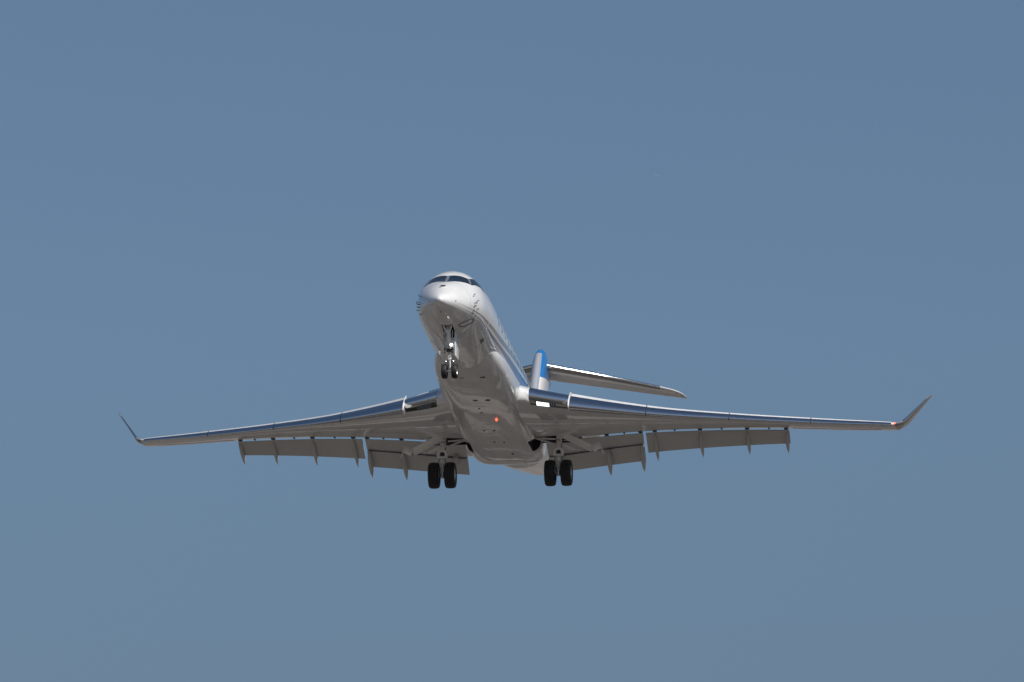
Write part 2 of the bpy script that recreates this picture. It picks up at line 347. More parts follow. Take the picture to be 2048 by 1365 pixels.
# ------------------------------------------------------------------ belly fairing
FW = pchip([(6.9, 1.02), (7.2, 1.07), (7.5, 1.14), (8.0, 1.24), (9.0, 1.345), (12, 1.42), (18, 1.44), (20, 1.43), (21.2, 1.38), (22.0, 1.22)])
FB = pchip([(6.9, -1.18), (7.2, -1.25), (7.7, -1.36), (8.6, -1.50), (10, -1.64), (12, -1.72), (18, -1.74), (19.8, -1.71), (21.0, -1.66), (21.6, -1.58), (22.0, -1.40)])
FE = pchip([(7.2, 2.2), (8.2, 2.8), (10, 3.2), (13, 4.0), (17, 4.8), (22, 4.6)])
def fairing_ring(x, n=88):
    w, zb, e = FW(x), FB(x), FE(x); zc = -.80; r = []
    for k in range(n):
        a = 2 * math.pi * k / n; c_, s_ = math.cos(a), math.sin(a)
        ee = e if c_ < 0 else 2.3
        yy = w * math.copysign(abs(s_) ** (2 / ee), s_)
        zz = zc + ((zc - zb) if c_ < 0 else .36) * math.copysign(abs(c_) ** (2 / ee), c_)
        r.append((x, yy, zz))
    return r
mb = MB(); mb.loft([fairing_ring(x) for x in [6.9, 7.05, 7.2, 7.3, 7.45, 7.7, 8.1, 8.6, 9.2, 10, 11, 12, 13, 14, 15, 16, 17, 18, 19, 19.8, 20.4, 20.8, 21.1, 21.35, 21.6, 21.8, 21.93, 22.0]])
fairing = mb.build('belly_fairing', [M['fairing']], jet, smooth=50)
for sg in (1, -1):                      # open corner of each main wheel well
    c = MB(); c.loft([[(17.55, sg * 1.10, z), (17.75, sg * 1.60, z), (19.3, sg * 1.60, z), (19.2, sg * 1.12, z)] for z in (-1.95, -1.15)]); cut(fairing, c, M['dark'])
for y in (.06, -.40):
    m_ = MB(); m_.lathe((10.9, y, FB(10.9) + .012), (0, 0, -1), [(0, .10), (.016, .095), (.02, .07), (.008, .0)], n=20); m_.build('air_inlet', M['black'], fairing)
m_ = MB(); zb = FB(13.7); m_.lathe((13.7, -.39, zb + .01), (0, 0, -1), [(0, .04), (.03, .04), (.06, .03), (.07, .015), (.072, 0)], n=18); m_.build('beacon_light', M['red_lamp'], fairing, label='lit red beacon under the belly')
for x, y, h in ((12.0, .05, .03), (12.6, .04, .03), (15.4, .28, .03), (15.4, -.1, .035), (17.2, .1, .03), (17.3, -.25, .03), (19.2, -.35, .05)):
    m_ = MB(); m_.lathe((x, y, FB(x) + .01), (0, 0, -1), [(0, .04), (h, .035), (h, 0)], n=10); m_.build('drain_port', M['black'], fairing)
m_ = MB(); x, y = 20.2, -.75; m_.path([(x, y, FB(x) + .05), (x + .05, y, FB(x) - .10), (x + .12, y, FB(x) - .22)], [.03, .02, .015]); m_.build('drain_mast', M['gear'], fairing)
for yy in (.25, -.52):
    m_ = MB(); m_.box((8.35, yy, FB(8.35) + .02), (.03, 0, 0), (0, .09, 0), (0, 0, .02)); m_.build('vent_slot', M['black'], fairing)

# ------------------------------------------------------------------ wings
LE = pchip([(0.7, 11.2), (1.5, 12.25), (2.2, 12.95), (3.1, 13.72), (5.73, 15.78), (8.64, 18.14), (11.55, 20.50), (14.6, 23.12)])
TEF = pchip([(0.7, 20.95), (1.6, 20.85), (5.3, 20.30), (14.6, 24.72)])
TEX = pchip([(0.7, 19.85), (1.6, 19.72), (5.3, 19.10), (10.62, 21.93)])     # where the fixed lower skin ends ahead of the flaps
ZL = pchip([(0.7, -1.10), (3.1, -1.06), (5.73, -.97), (8.64, -.70), (11.55, -.36), (14.6, .08)])
ZE = pchip([(0.7, -.98), (5.3, -.83), (10.6, -.22), (14.6, .20)])
TC = pchip([(0.7, .125), (5.3, .115), (14.6, .10)])
def foil(x, t):
    y = 5 * t * (.2969 * math.sqrt(max(x, 0)) - .126 * x - .3516 * x * x + .2843 * x ** 3 - .1036 * x ** 4)
    cb = .012 * math.sin(math.pi * x)
    return y * 1.02 + cb, -y * .98 + cb * .4
def wpt(y, xc, zc, sg):
    ch = TEF(y) - LE(y); return (LE(y) + xc * ch, sg * y, ZL(y) + (ZE(y) - ZL(y)) * xc + zc * ch)
def wing_ring(y, a, b, sg, n=22):
    t = TC(y); up = []; lo = []
    for k in range(n + 1):
        u = .5 - .5 * math.cos(math.pi * k / n) if a <= 0 else (k / n)
        x = a + (b - a) * u; f = foil(x, t); up.append((x, f[0])); lo.append((x, f[1]))
    if a > 0: lo = lo + []; nose = [(a - .018, (up[0][1] * .75 + lo[0][1] * .25)), (a - .022, (up[0][1] + lo[0][1]) / 2), (a - .018, up[0][1] * .25 + lo[0][1] * .75)]
    else: nose = []; lo = lo[1:]
    prof = up[::-1] + nose + lo
    return [wpt(y, x, z, sg) for x, z in prof]
def lin(a, b, n): return [a + (b - a) * i / n for i in range(n + 1)]
SLATS = [(3.14, 5.755), (5.79, 8.655), (8.69, 11.555), (11.59, 14.46)]
YK, YO, YT = 5.36, 10.66, 14.60
def slat_ring(y, sg):
    t = TC(y); ch = TEF(y) - LE(y); o = []
    for k in range(11):
        x = .135 * (1 - k / 10) ** 2; o.append((x, foil(x, t)[0]))
    for k in range(1, 7):
        x = .030 * (k / 6) ** 2; o.append((x, foil(x, t)[1]))
    x0, z0 = o[-1]; xt, zt = o[0]
    for k in range(1, 6):                      # hollow rear face
        u = k / 6; o.append((x0 + (xt - x0) * u - .012 * math.sin(math.pi * u), z0 + (zt - z0) * u + .012 * math.sin(math.pi * u)))
    dr = rad(17); c_, s_ = math.cos(dr), math.sin(dr); px, pz = .07, -.01
    return [wpt(y, px + (x - px) * c_ + (z - pz) * s_ * -1 - .030, pz + (x - px) * s_ + (z - pz) * c_ - .015, sg) for x, z in o]
def make_wing(sg):
    mb = MB()
    inner = lin(.7, 3.1, 8); mid = lin(3.1, YK, 6); out = lin(YK, YO, 10); tip = lin(YO, YT, 8)
    bfix = lambda y: (TEX(y) - LE(y)) / (TEF(y) - LE(y))
    mb.loft([wing_ring(y, 0, bfix(y), sg) for y in inner])
    mb.loft([wing_ring(y, .055, bfix(y), sg) for y in mid], cap0=True)
    mb.loft([wing_ring(y, .055, bfix(y), sg) for y in out], cap0=False)
    mb.loft([wing_ring(y, .055, 1.0, sg) for y in tip])
    wing = mb.build('wing', [M['wing']], jet, smooth=40)
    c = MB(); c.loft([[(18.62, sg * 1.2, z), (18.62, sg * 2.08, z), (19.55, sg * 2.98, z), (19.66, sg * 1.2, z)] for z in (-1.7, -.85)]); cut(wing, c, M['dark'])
    # root fillet in front of the wing
    mb = MB(); R = []
    for k, y in enumerate(lin(1.15, 1.72, 6)):
        f = (1 - k / 6); ring = []
        for j in range(24):
            a = 2 * math.pi * j / 24; ex = .50 + .12 * f; r_ = .27 + .12 * f * f
            ring.append((LE(y) + .33 + ex * -math.cos(a) * .6 - .12 * f * f, sg * y, ZL(y) - .02 + r_ * math.sin(a) * .95))
        R.append(ring)
    mb.loft(R); mb.build('root_fillet', M['white'], wing, smooth=60)
    # polished inboard leading edge
    mb = MB(); R = []
    for y in lin(1.73, 3.08, 6):
        t = TC(y); pr = [(x, foil(x, t)[0] + .0022) for x in (.06, .045, .03, .018, .008, .002)] + [(-.0012, .0)] + [(x, foil(x, t)[1] - .0022) for x in (.002, .008, .014)]
        inn = [(max(.004, x + .004), z * .8) for x, z in pr[::-1]]
        R.append([wpt(y, x, z, sg) for x, z in pr + inn])
    mb.loft(R); mb.build('leading_edge', M['metal'], wing)
    # shiny plate with the landing lights under the inboard leading edge
    mb = MB(); R = []
    for y in lin(1.75, 3.06, 6):
        t = TC(y); pr = [(x, foil(x, t)[1] - .0015) for x in (.0165, .022, .03, .04, .052)]; R.append([wpt(y, x, z, sg) for x, z in pr + [(x + .002, z + .008) for x, z in pr[::-1]]])
    mb.loft(R); mb.build('lower_plate', M['plate'], wing)
    def lamp_block(y0, y1, x0, x1, off, th=.01):
        m_ = MB(); R = []
        for y in lin(y0, y1, 3):
            t = TC(y); pr = [(x0 + (x1 - x0) * k / 3, foil(x0 + (x1 - x0) * k / 3, t)[1] - off) for k in range(4)]; R.append([wpt(y, x, z, sg) for x, z in pr + [(x, z + th * .4) for x, z in pr[::-1]]])
        m_.loft(R); return m_
    lit = sg < 0
    lamp_block(1.93, 2.62, .017, .046, .0024).build('landing_light', M['black'], wing, label=None if lit else 'unlit grid of landing lamps')
    for i in range(9):
        for j in range(3):
            y = 1.97 + .072 * i; x = .019 + .0092 * j
            on = lit and i < 6
            lamp_block(y, y + (.066 if on else .03), x, x + (.0086 if on else .0045), .0034, .003).build('lamp_cell', M['lamp'] if on else M['unlit'], wing)
    # slats
    for a, b in SLATS:
        mb = MB(); mb.loft([slat_ring(y, sg) for y in lin(a, b, 8)]); nr = len(slat_ring(a, sg))
        mb.m = [1 if (k < nr * 8 and k % nr < 2) else 0 for k in range(len(mb.f))]
        mb.build('slat', [M['metal'], M['white']], wing, smooth=40)
    for a, b in zip(SLATS, SLATS[1:]):          # dark joints between neighbouring slats
        R = []
        for y in (a[1] - .005, b[0] + .005):
            rr = slat_ring(y, sg); cx = sum(p[0] for p in rr) / len(rr); cz = sum(p[2] for p in rr) / len(rr)
            R.append([(p[0] + (cx - p[0]) * .05, sg * y, p[2] + (cz - p[2]) * .05) for p in rr])
        m_ = MB(); m_.loft(R); m_.build('slat_joint', M['black'], wing)
    m_ = MB(); m_.box((19.74, sg * 2.08, -1.11), (.02, 0, 0), (0, .86, 0), (0, 0, .095)); m_.build('gap_shade', M['dark'], wing)  # dark plate standing in for the shade between wing and inner flap
    # white end plate where the slats begin
    mb = MB(); R = []
    for y in (3.075, 3.125):
        rr = slat_ring(3.14, sg); cx = sum(p[0] for p in rr) / len(rr); cz = sum(p[2] for p in rr) / len(rr)
        R.append([(p[0] + (p[0] - cx) * .06 - .005, sg * y, p[2] + (p[2] - cz) * .10 + .01) for p in rr])
    mb.loft(R); mb.build('slat_end_plate', M['white'], wing)
    # flaps: chains of panels behind and below the fixed skin
    def flap_panel(name, y0, y1, start, chord, ang, thick=.075, n=6):
        R = []
        for y in lin(y0, y1, n):
            x0, z0 = start(y); c_ = chord(y); d = rad(ang); ring = []
            for u, zz in ((0, 0), (.03, .35), (.10, .62), (.25, .8), (.5, .6), (.75, .32), (1, .03), (1, -.03), (.75, -.10), (.5, -.16), (.25, -.22), (.10, -.26), (.03, -.18)):
                zz *= thick * c_; ring.append((x0 + u * c_ * math.cos(d) + zz * math.sin(d), sg * y, z0 - u * c_ * math.sin(d) + zz * math.cos(d)))
            R.append(ring)
        m_ = MB(); m_.loft(R); return m_.build(name, M['flap'], wing, smooth=40)
    def fixed_te(y):
        b = bfix(y); p = wpt(y, b, foil(b, TC(y))[1], 1); return p[0], p[2]
    gap = lambda y: (fixed_te(y)[0] + .10, fixed_te(y)[1] - .036)
    co = lambda y: 1.17 + (.80 - 1.17) * (y - YK) / (YO - YK)
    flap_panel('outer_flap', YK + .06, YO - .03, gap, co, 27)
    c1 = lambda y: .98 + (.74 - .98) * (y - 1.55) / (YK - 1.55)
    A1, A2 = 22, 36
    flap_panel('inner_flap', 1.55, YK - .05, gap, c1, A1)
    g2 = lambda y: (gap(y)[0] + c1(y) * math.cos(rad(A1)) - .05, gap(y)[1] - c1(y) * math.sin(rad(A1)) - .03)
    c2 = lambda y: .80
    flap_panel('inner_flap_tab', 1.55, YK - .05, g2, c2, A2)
    flap_panel('slot_shade', 1.6, YK - .1, lambda y: (g2(y)[0] - .035, g2(y)[1] + .018), lambda y: .10, A2 - 8, .12, 3).data.materials[0] = M['black']  # black strip standing in for the shadow in the inner flap slot
    # brackets in the slots and pointed track fairings under the flaps
    for y, kind in ((5.76, 'o'), (7.42, 'o'), (9.11, 'o'), (10.52, 'o'), (5.22, 'i'), (3.92, 'i'), (1.98, 's')):
        gx, gz = gap(y)
        m_ = MB(); m_.box((gx - .10, sg * y, gz + .045), (.13, 0, .0), (0, .075, 0), (0, 0, .035)); m_.build('flap_bracket', M['black'], wing)
        if kind == 'o':
            d = rad(27); p0 = Vector((gx + .08, sg * y, gz - .05)); L = co(y) + .42; w = .075
        elif kind == 'i':
            d = rad(A2); p0 = Vector((g2(y)[0] - .10, sg * y, g2(y)[1] - .02)); L = .8 + .52; w = .095
        else:
            d = rad(A2); p0 = Vector((g2(y)[0] - .25, sg * y, g2(y)[1] + .06)); L = .5; w = .10
        ax = Vector((math.cos(d), 0, -math.sin(d))); up = Vector((math.sin(d), 0, math.cos(d))); R = []
        prof = ((0, .25), (.06, .6), (.2, .9), (.4, 1), (.6, .95), (.78, .7), (.92, .3), (1, .03)) if kind != 's' else ((0, .3), (.1, .8), (.4, 1), (.8, 1), (.95, .85), (1, .6))
        for u, r in prof:
            cpos = p0 + ax * (u * L) + up * (-.03 if kind != 's' else 0); R.append([cpos + Vector((0, 1, 0)) * math.cos(2 * math.pi * k / 16) * w * r + up * math.sin(2 * math.pi * k / 16) * (w * 1.7 * r) for k in range(16)])
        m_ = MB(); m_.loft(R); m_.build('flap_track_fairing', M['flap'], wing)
    for y in (4.6, 2.9, 6.5, 8.2, 9.9):
        gx, gz = gap(y); m_ = MB(); m_.box((gx - .09, sg * y, gz + .045), (.10, 0, 0), (0, .03, 0), (0, 0, .03)); m_.build('flap_bracket', M['black'], wing)
    # aileron with its hinge line
    mb = MB(); R = []
    for y in lin(YO + .12, 14.0, 6):
        t = TC(y); R.append([wpt(y, x, foil(x, t)[1] + dz, sg) for x, dz in ((.70, -.004), (.73, -.007), (.985, -.003), (.985, .004), (.70, .004))])
    mb.loft(R); mb.build('aileron', M['wing'], wing)
    # winglet: bends up and out from the tip
    P = [(14.60, 0.0, 1.0), (14.70, .03, .985), (14.79, .09, .95), (14.88, .19, .88), (15.0, .36, .79), (15.25, .725, .66), (15.5, 1.09, .52), (15.7, 1.38, .41), (15.80, 1.53, .35), (15.86, 1.61, .28)]
    R = []; c0 = TEF(14.6) - LE(14.6); z0 = ZL(14.6)
    for i, (y, dz, k) in enumerate(P):
        xl = LE(14.6) + (1 - k) * 2.95 + (0 if i < 3 else 0); ch = c0 * k
        j = max(0, min(len(P) - 2, i)); q = Vector((0, P[j + 1][0] - P[j][0], P[j + 1][1] - P[j][1])).normalized(); nn = Vector((0, -q.z, q.y)) if i else Vector((0, 0, 1))
        ring = []
        for x, z in [(u, foil(u, .10)[0]) for u in (1, .8, .6, .4, .25, .12, .05, .015)] + [(0, 0)] + [(u, foil(u, .10)[1]) for u in (.015, .05, .12, .25, .4, .6, .8)]:
            pz = (ZE(14.6) - ZL(14.6)) * x * (1 if i < 4 else .5)
            ring.append((xl + x * ch, sg * (y + nn.y * z * ch), z0 + dz + nn.z * z * ch + pz))
        R.append(ring)
    mb = MB(); mb.loft(R); wl = mb.build('winglet', M['winglet'], wing, smooth=50)
    # silver strip along the winglet's front edge
    mb = MB(); RR = []
    for r in R[3:-2]:
        RR.append([Vector(r[k]) + Vector((-.006, 0, 0)) for k in (5, 6, 7, 8, 9, 10, 11)] + [Vector(r[k]) + Vector((.05, 0, 0)) for k in (10, 8, 6)])
    mb.loft(RR); mb.build('winglet_edge', M['metal'], wing)
    # navigation light in the tip's front corner
    m_ = MB(); pl = Vector((LE(14.55) - .01, sg * 14.60, ZL(14.55) + .01)); m_.lathe(pl, (-.8, sg * .4, -.2), [(-.03, .028), (0, .028), (.02, .022), (.03, .010), (.032, 0)], n=14)
    m_.build('navigation_light', M['red_lamp'] if lit else M['unlit'], wing, label='lit red wingtip light' if lit else None)
    return wing
for sg in (1, -1): make_wing(sg)

# ------------------------------------------------------------------ tail
FLE = pchip([(.9, 26.3), (2.2, 28.0), (4.0, 29.55), (5.1, 30.55), (5.4, 31.2), (5.52, 31.95)])
FTE = pchip([(.9, 32.0), (3.0, 33.5), (4.0, 34.1), (4.6, 34.35), (5.1, 34.3), (5.4, 33.9), (5.52, 33.1)])
FTH = pchip([(.9, .135), (4.0, .142), (4.9, .138), (5.52, .10)])
SLN = pchip([(.9, 0), (2.2, 0), (3.85, .13), (4.7, 0), (5.6, 0)])
def fin_ring(z, x0f=0.0, grow=0.0, upto=1.0):
    l, e = FLE(z), FTE(z); ch = e - l; t = FTH(z); r = []; sl = SLN(z)
    us = [(.5 - .5 * math.cos(math.pi * k / 18)) * upto for k in range(19)]
    s1 = [(l + u * ch - grow * (1 - u), (foil(u, t)[0] - .012 * math.sin(math.pi * u)) * ch + grow, z + sl * u * ch) for u in us]
    return s1[::-1] + [(x, -y, zz) for x, y, zz in s1[1:]]
zs = [.9, 1.5, 2.2, 3.0, 3.6, 4.2, 4.7, 4.95, 5.12, 5.25, 5.35, 5.43, 5.49, 5.52]
def zone(a, b): return [a] + [z for z in zs if a < z < b] + [b]
mb = MB(); mb.loft([fin_ring(z) for z in zone(.9, 3.85)], mi=1, cap1=False); mb.loft([fin_ring(z) for z in zone(3.85, 5.52)], mi=0, cap0=False)
fin = mb.build('tail_fin', [M['blue'], M['white']], jet, smooth=50)
mb = MB(); mb.loft([fin_ring(z, grow=.006, upto=.032) for z in zone(1.5, 5.08)]); mb.build('leading_edge', M['fin_edge'], fin)
# tailplane on top of the fin
HL = pchip([(0, 30.85), (4.9, 32.72), (5.25, 32.98), (5.45, 33.35), (5.56, 33.85)])
HE = pchip([(0, 33.55), (5.56, 34.13)])
HZ = lambda y: 4.72 - .135 * y
def ht_ring(y, sg, upto=1.0, grow=0.0, lo=0.0):
    l, e = HL(y), HE(y); ch = e - l; t = .10; us = [lo + (upto - lo) * (.5 - .5 * math.cos(math.pi * k / 14)) for k in range(15)]
    up = [(l + u * ch - grow, sg * y, HZ(y) + foil(u, t)[0] * ch + grow) for u in us]; dn = [(l + u * ch - grow, sg * y, HZ(y) - foil(u, t)[0] * ch - grow) for u in us]
    return up[::-1] + dn[1:]
for sg in (1, -1):
    mb = MB(); mb.loft([ht_ring(y, sg) for y in lin(.06, 4.9, 8) + [5.1, 5.25, 5.37, 5.45, 5.52, 5.56]]); tp = mb.build('tailplane', M['wing'], jet, smooth=50)
    mb = MB(); mb.loft([ht_ring(y, sg, .15, .005) for y in lin(.30, 4.62, 6)]); mb.build('leading_edge', M['mirror'], tp)
    mb = MB(); R = []
    for y in lin(.4, 4.8, 4):
        ch = HE(y) - HL(y); R.append([(HL(y) + u * ch, sg * y, HZ(y) - foil(u, .10)[0] * ch - d) for u, d in ((.70, .003), (.72, .008), (.98, .003), (.98, -.004), (.70, -.004))])
    mb.loft(R); mb.build('elevator', M['wing'], tp)
mb = MB(); mb.lathe((31.6, 0, 4.62), (1, 0, 0), [(-.3, .01), (0, .08), (.5, .15), (1.2, .18), (2.0, .15), (2.5, .08), (2.7, .01)], n=24); mb.build('tail_bullet', M['blue'], jet)

# ------------------------------------------------------------------ engines
for sg in (1, -1):
    c0 = (23.7, sg * 2.2, .84); mb = MB()
    mb.lathe(c0, (1, 0, -.01), [(.35, .60), (.06, .66), (0, .71), (.03, .76), (.15, .83), (.6, .90), (1.6, .94), (2.4, .88), (3.2, .76), (3.9, .60), (4.2, .50), (4.1, .46), (3.4, .42), (3.4, .02)], n=40)
    en = mb.build('engine', M['white'], jet, smooth=40)
    mb = MB(); mb.lathe(c0, (1, 0, -.01), [(.30, .61), (.05, .665), (-.006, .71), (.026, .767), (.14, .836), (.14, .80), (.05, .72), (.3, .63)], n=40); mb.build('intake_lip', M['metal'], en)
    mb = MB(); mb.lathe(c0, (1, 0, -.01), [(.62, .61), (.6, .2), (.35, .12), (.2, .0)], n=24); mb.build('fan', M['black'], en)
    mb = MB(); mb.loft([[(24.6 + dx, sg * y, z) for dx, z in ((0, .80), (.4, .91), (2.4, .87), (2.9, .80), (2.4, .69), (.4, .65))] for y in (.9, 1.5)]); mb.build('engine_pylon', M['white'], en)

# ------------------------------------------------------------------ landing gear
def make_wheel(c, R, W, rimr, outer, proto_name='wheel'):
    c = Vector(c); mb = MB(); h = W / 2
    mb.lathe(c, (0, 1, 0), [(-h * .62, rimr), (-h * .86, rimr * 1.06), (-h, R * .80), (-h * .97, R * .87), (-h * .84, R * .945), (-h * .60, R * .985), (-h * .575, R * .99), (-h * .56, R * .978), (-h * .22, R * .998), (-h * .20, R * .985), (-h * .16, R * .985), (-h * .14, R), (h * .14, R), (h * .16, R * .985), (h * .20, R * .985), (h * .22, R * .998), (h * .56, R * .978), (h * .575, R * .99), (h * .60, R * .985), (h * .84, R * .945), (h * .97, R * .87), (h, R * .80), (h * .86, rimr * 1.06), (h * .62, rimr)], n=48)
    w = mb.build('wheel', M['tyre'], jet, smooth=30, origin=c)
    mb = MB(); mb.lathe((0, 0, 0), (0, outer, 0), [(-h * .7, rimr * .98), (h * .80, rimr * 1.03), (h * .84, rimr * .93), (h * .5, rimr * .85), (h * .45, rimr * .45), (h * .75, rimr * .36), (h * .80, rimr * .2), (h * .8, 0)], n=32)
    for k in range(9):
        a = 2 * math.pi * k / 9; mb.tube((rimr * .62 * math.cos(a), outer * h * .40, rimr * .62 * math.sin(a)), (rimr * .62 * math.cos(a), outer * h * .60, rimr * .62 * math.sin(a)), rimr * .07, n=8)
    r = mb.build('rim', M['rim'], w, smooth=35, origin=(0, 0, 0)); r.location = (0, 0, 0)
    return w
def copy_wheel(w, c, flip):
    n_ = w.copy(); COL.objects.link(n_); n_.location = Vector(c) - ORG
    if flip: n_.rotation_euler = (0, 0, math.pi)
    for ch in list(w.children):
        k = ch.copy(); COL.objects.link(k); k.parent = n_
    return n_
XM, ZM = 18.23, -2.75
w0 = make_wheel((XM, -2.52, ZM), .50, .40, .27, -1)
copy_wheel(w0, (XM, -1.90, ZM), True); copy_wheel(w0, (XM, 2.52, ZM), True); copy_wheel(w0, (XM, 1.90, ZM), False)
XN, ZN = 2.85, -2.58
n0 = make_wheel((XN, -.185, ZN), .268, .205, .145, -1); copy_wheel(n0, (XN, .185, ZN), True)

for sg in (1, -1):
    yc = sg * 2.21; mb = MB()
    mb.path([(18.45, yc, -.95), (18.43, yc, -1.30), (18.42, yc, -1.32)], [.115, .115, .115]); mb.path([(18.42, yc, -1.325), (18.36, yc, -1.75), (18.33, yc, -1.92)], [.105, .105, .13])
    mb.tube((18.33, yc, -1.90), (18.26, yc, -2.30), .098); mb.tube((18.26, yc, -2.30), (XM, yc, -2.72), .075)
    mg = mb.build('main_gear', M['gear'], jet)
    # collar with a forked front and the pivot inside it
    m_ = MB(); pts = [(18.18, yc - .15, -2.10), (18.17, yc - .155, -1.95), (18.17, yc - .11, -1.84), (18.17, yc, -1.80), (18.17, yc + .11, -1.84), (18.17, yc + .155, -1.95), (18.18, yc + .15, -2.10)]
    m_.path(pts, [.05, .06, .06, .06, .06, .06, .05]); m_.tube((18.15, yc - .15, -2.07), (18.15, yc + .15, -2.07), .05); m_.build('gear_fork', M['gear'], mg)
    m_ = MB(); m_.tube((18.22, yc, -1.94), (18.17, yc, -1.95), .085); m_.build('pivot_pin', M['black'], mg)
    m_ = MB(); m_.tube((XM, yc - .36, ZM), (XM, yc + .36, ZM), .055); m_.tube((XM - .02, yc, -2.66), (XM - .02, yc, -2.86), .095); m_.box((XM - .10, yc - .12, -2.52), (.03, 0, 0), (0, .022, 0), (0, 0, .22)); m_.box((XM - .10, yc + .13, -2.60), (.03, 0, 0), (0, .018, 0), (0, 0, .15)); m_.build('axle', M['steel'], mg)
    m_ = MB(); m_.path([(18.3, yc + .12, -1.9), (18.15, yc + .13, -2.3), (18.18, yc + .10, -2.6)], .014); m_.path([(18.3, yc - .11, -1.6), (18.2, yc - .13, -2.2), (18.2, yc - .12, -2.6)], .012); m_.build('brake_hose', M['black'], mg)
    # retraction struts running in to the body
    m_ = MB(); m_.tube((18.40, sg * 2.10, -1.62), (18.35, sg * 1.30, -1.34), .028); m_.tube((18.46, sg * 2.08, -1.56), (18.42, sg * 1.30, -1.30), .018); m_.lathe((18.34, sg * 2.10, -1.63), (1, 0, 0), [(-.06, .055), (.06, .055)], n=14); m_.build('side_strut', M['steel'], mg)
    m_ = MB(); m_.tube((18.6, sg * 2.05, -1.34), (18.55, sg * 1.15, -1.28), .035); m_.build('retraction_jack', M['gear'], mg)
    # leg door hanging out from the strut, with its hinge housing
    m_ = MB(); a = Vector((18.45, sg * 2.36, -1.14)); b = Vector((18.75, sg * 3.48, -1.66)); q = (b - a).normalized(); nn = Vector((.86, 0, -.34)); nn = (nn - q * nn.dot(q)).normalized(); tt = q.cross(nn)
    m_.box((a + b) / 2 + nn * .12, (b - a) / 2, nn * .22, tt * .028); m_.build('gear_door', M['gear'], mg, bevel=.01)
    m_ = MB(); m_.lathe(b + Vector((-.05, sg * .10, .02)), (-.5, sg * .75, .3), [(-.16, .10), (-.14, .15), (.10, .16), (.17, .12), (.18, 0)], n=20); m_.box(b + Vector((-.02, sg * .34, -.12)), (.1, sg * .05, -.1), (0, .02, 0), (.02, 0, .02)); m_.build('door_hinge', M['gear'], mg)
    m_ = MB(); m_.path([(18.4, sg * 2.30, -1.62), (18.46, sg * 2.52, -1.70), (18.52, sg * 2.78, -1.78)], [.075, .07, .05]); m_.tube((18.52, sg * 2.78, -1.78), (18.55, sg * 2.98, -1.80), .02); m_.build('door_link', M['gear'], mg)
    # two stencilled letters on the strut
    m_ = MB(); xf = 18.305
    for dy, dz, w_, h_ in ((-.045, 0, .010, .055), (.0, .05, .04, .008), (.0, 0, .04, .008), (.045, .02, .010, .04)):
        m_.box((xf, yc + dy, -1.47 + dz), (.008, 0, 0), (0, w_, 0), (0, 0, h_))
    for dy, dz, w_, h_ in ((-.045, 0, .010, .055), (.0, 0, .04, .008), (.045, 0, .010, .055)):
        m_.box((xf - .01, yc + dy, -1.62 + dz), (.008, 0, 0), (0, w_, 0), (0, 0, h_))
    m_.build('stencil_letters', M['black'], mg)

mb = MB(); mb.path([(2.38, 0, -1.0), (2.52, 0, -1.45), (2.60, 0, -1.72)], [.085, .08, .085]); mb.tube((2.60, 0, -1.72), (2.72, 0, -2.08), .062); mb.tube((2.72, 0, -2.08), (2.745, 0, -2.16), .075); mb.tube((2.745, 0, -2.16), (XN, 0, -2.56), .042)
ng = mb.build('nose_gear', M['gear'], jet)
m_ = MB(); m_.path([(2.12, .16, -1.04), (2.18, .10, -1.17), (2.28, .035, -1.29)], .035); m_.path([(2.12, -.16, -1.04), (2.18, -.10, -1.17), (2.28, -.035, -1.29)], .035); m_.tube((2.24, 0, -1.22), (2.44, 0, -1.62), .045); m_.lathe((2.17, 0, -1.27), (1, 0, 0), [(-.03, .06), (.05, .06)], n=14); m_.build('drag_brace', M['gear'], ng)
m_ = MB(); m_.tube((2.45, .13, -1.2), (2.55, .12, -1.6), .022); m_.tube((2.45, -.14, -1.15), (2.55, -.12, -1.5), .018); m_.build('actuator', M['steel'], ng)
for y, mt, nm in ((-.11, 'lamp', 'lit round taxi lamp'), (.11, 'unlit', 'unlit round taxi lamp')):
    m_ = MB(); m_.lathe((2.40, y, -1.72), (-1, 0, -.06), [(-.09, .03), (-.06, .07), (0, .068), (.012, .064)], n=20); h = m_.build('lamp_housing', M['gear'], ng)
    m_ = MB(); m_.lathe((2.39, y, -1.72), (-1, 0, -.06), [(0, .058), (.012, .054), (.018, .03), (.019, 0)], n=20); m_.build('taxi_lamp', M[mt], ng, label=nm)
m_ = MB(); m_.lathe((2.60, 0, -1.87), (.25, 0, -.9), [(-.06, .07), (-.045, .10), (.0, .105), (.045, .10), (.06, .07)], n=20)
for y in (.13, -.13):
    m_.tube((2.55, y, -1.80), (2.50, y * 1.1, -1.88), .03); m_.tube((2.56, y * 1.2, -1.95), (2.5, y * .9, -1.95), .025)
m_.build('steering_collar', M['black'], ng)
m_ = MB()
for y in (.15, -.15): m_.lathe((2.50, y, -1.79), (-1, 0, 0), [(-.03, .035), (.03, .03), (.04, 0)], n=10)
m_.build('steering_cylinder', M['steel'], ng)
m_ = MB(); m_.tube((2.66, 0, -2.19), (2.74, 0, -2.56), .024); m_.tube((XN, -.16, ZN), (XN, .16, ZN), .035); m_.build('axle', M['steel'], ng)
m_ = MB(); m_.path([(2.80, .06, -2.16), (3.02, .07, -2.35), (2.90, .05, -2.56)], .02); m_.path([(2.80, -.06, -2.16), (3.02, -.07, -2.35), (2.90, -.05, -2.56)], .02); m_.build('torque_link', M['steel'], ng)
for y in (.13, -.14):
    m_ = MB(); m_.lathe((2.72, y, -2.26), (-1, 0, 0), [(-.04, .035), (.03, .03), (.045, .0)], n=12); m_.build('tow_lug', M['steel'], ng)
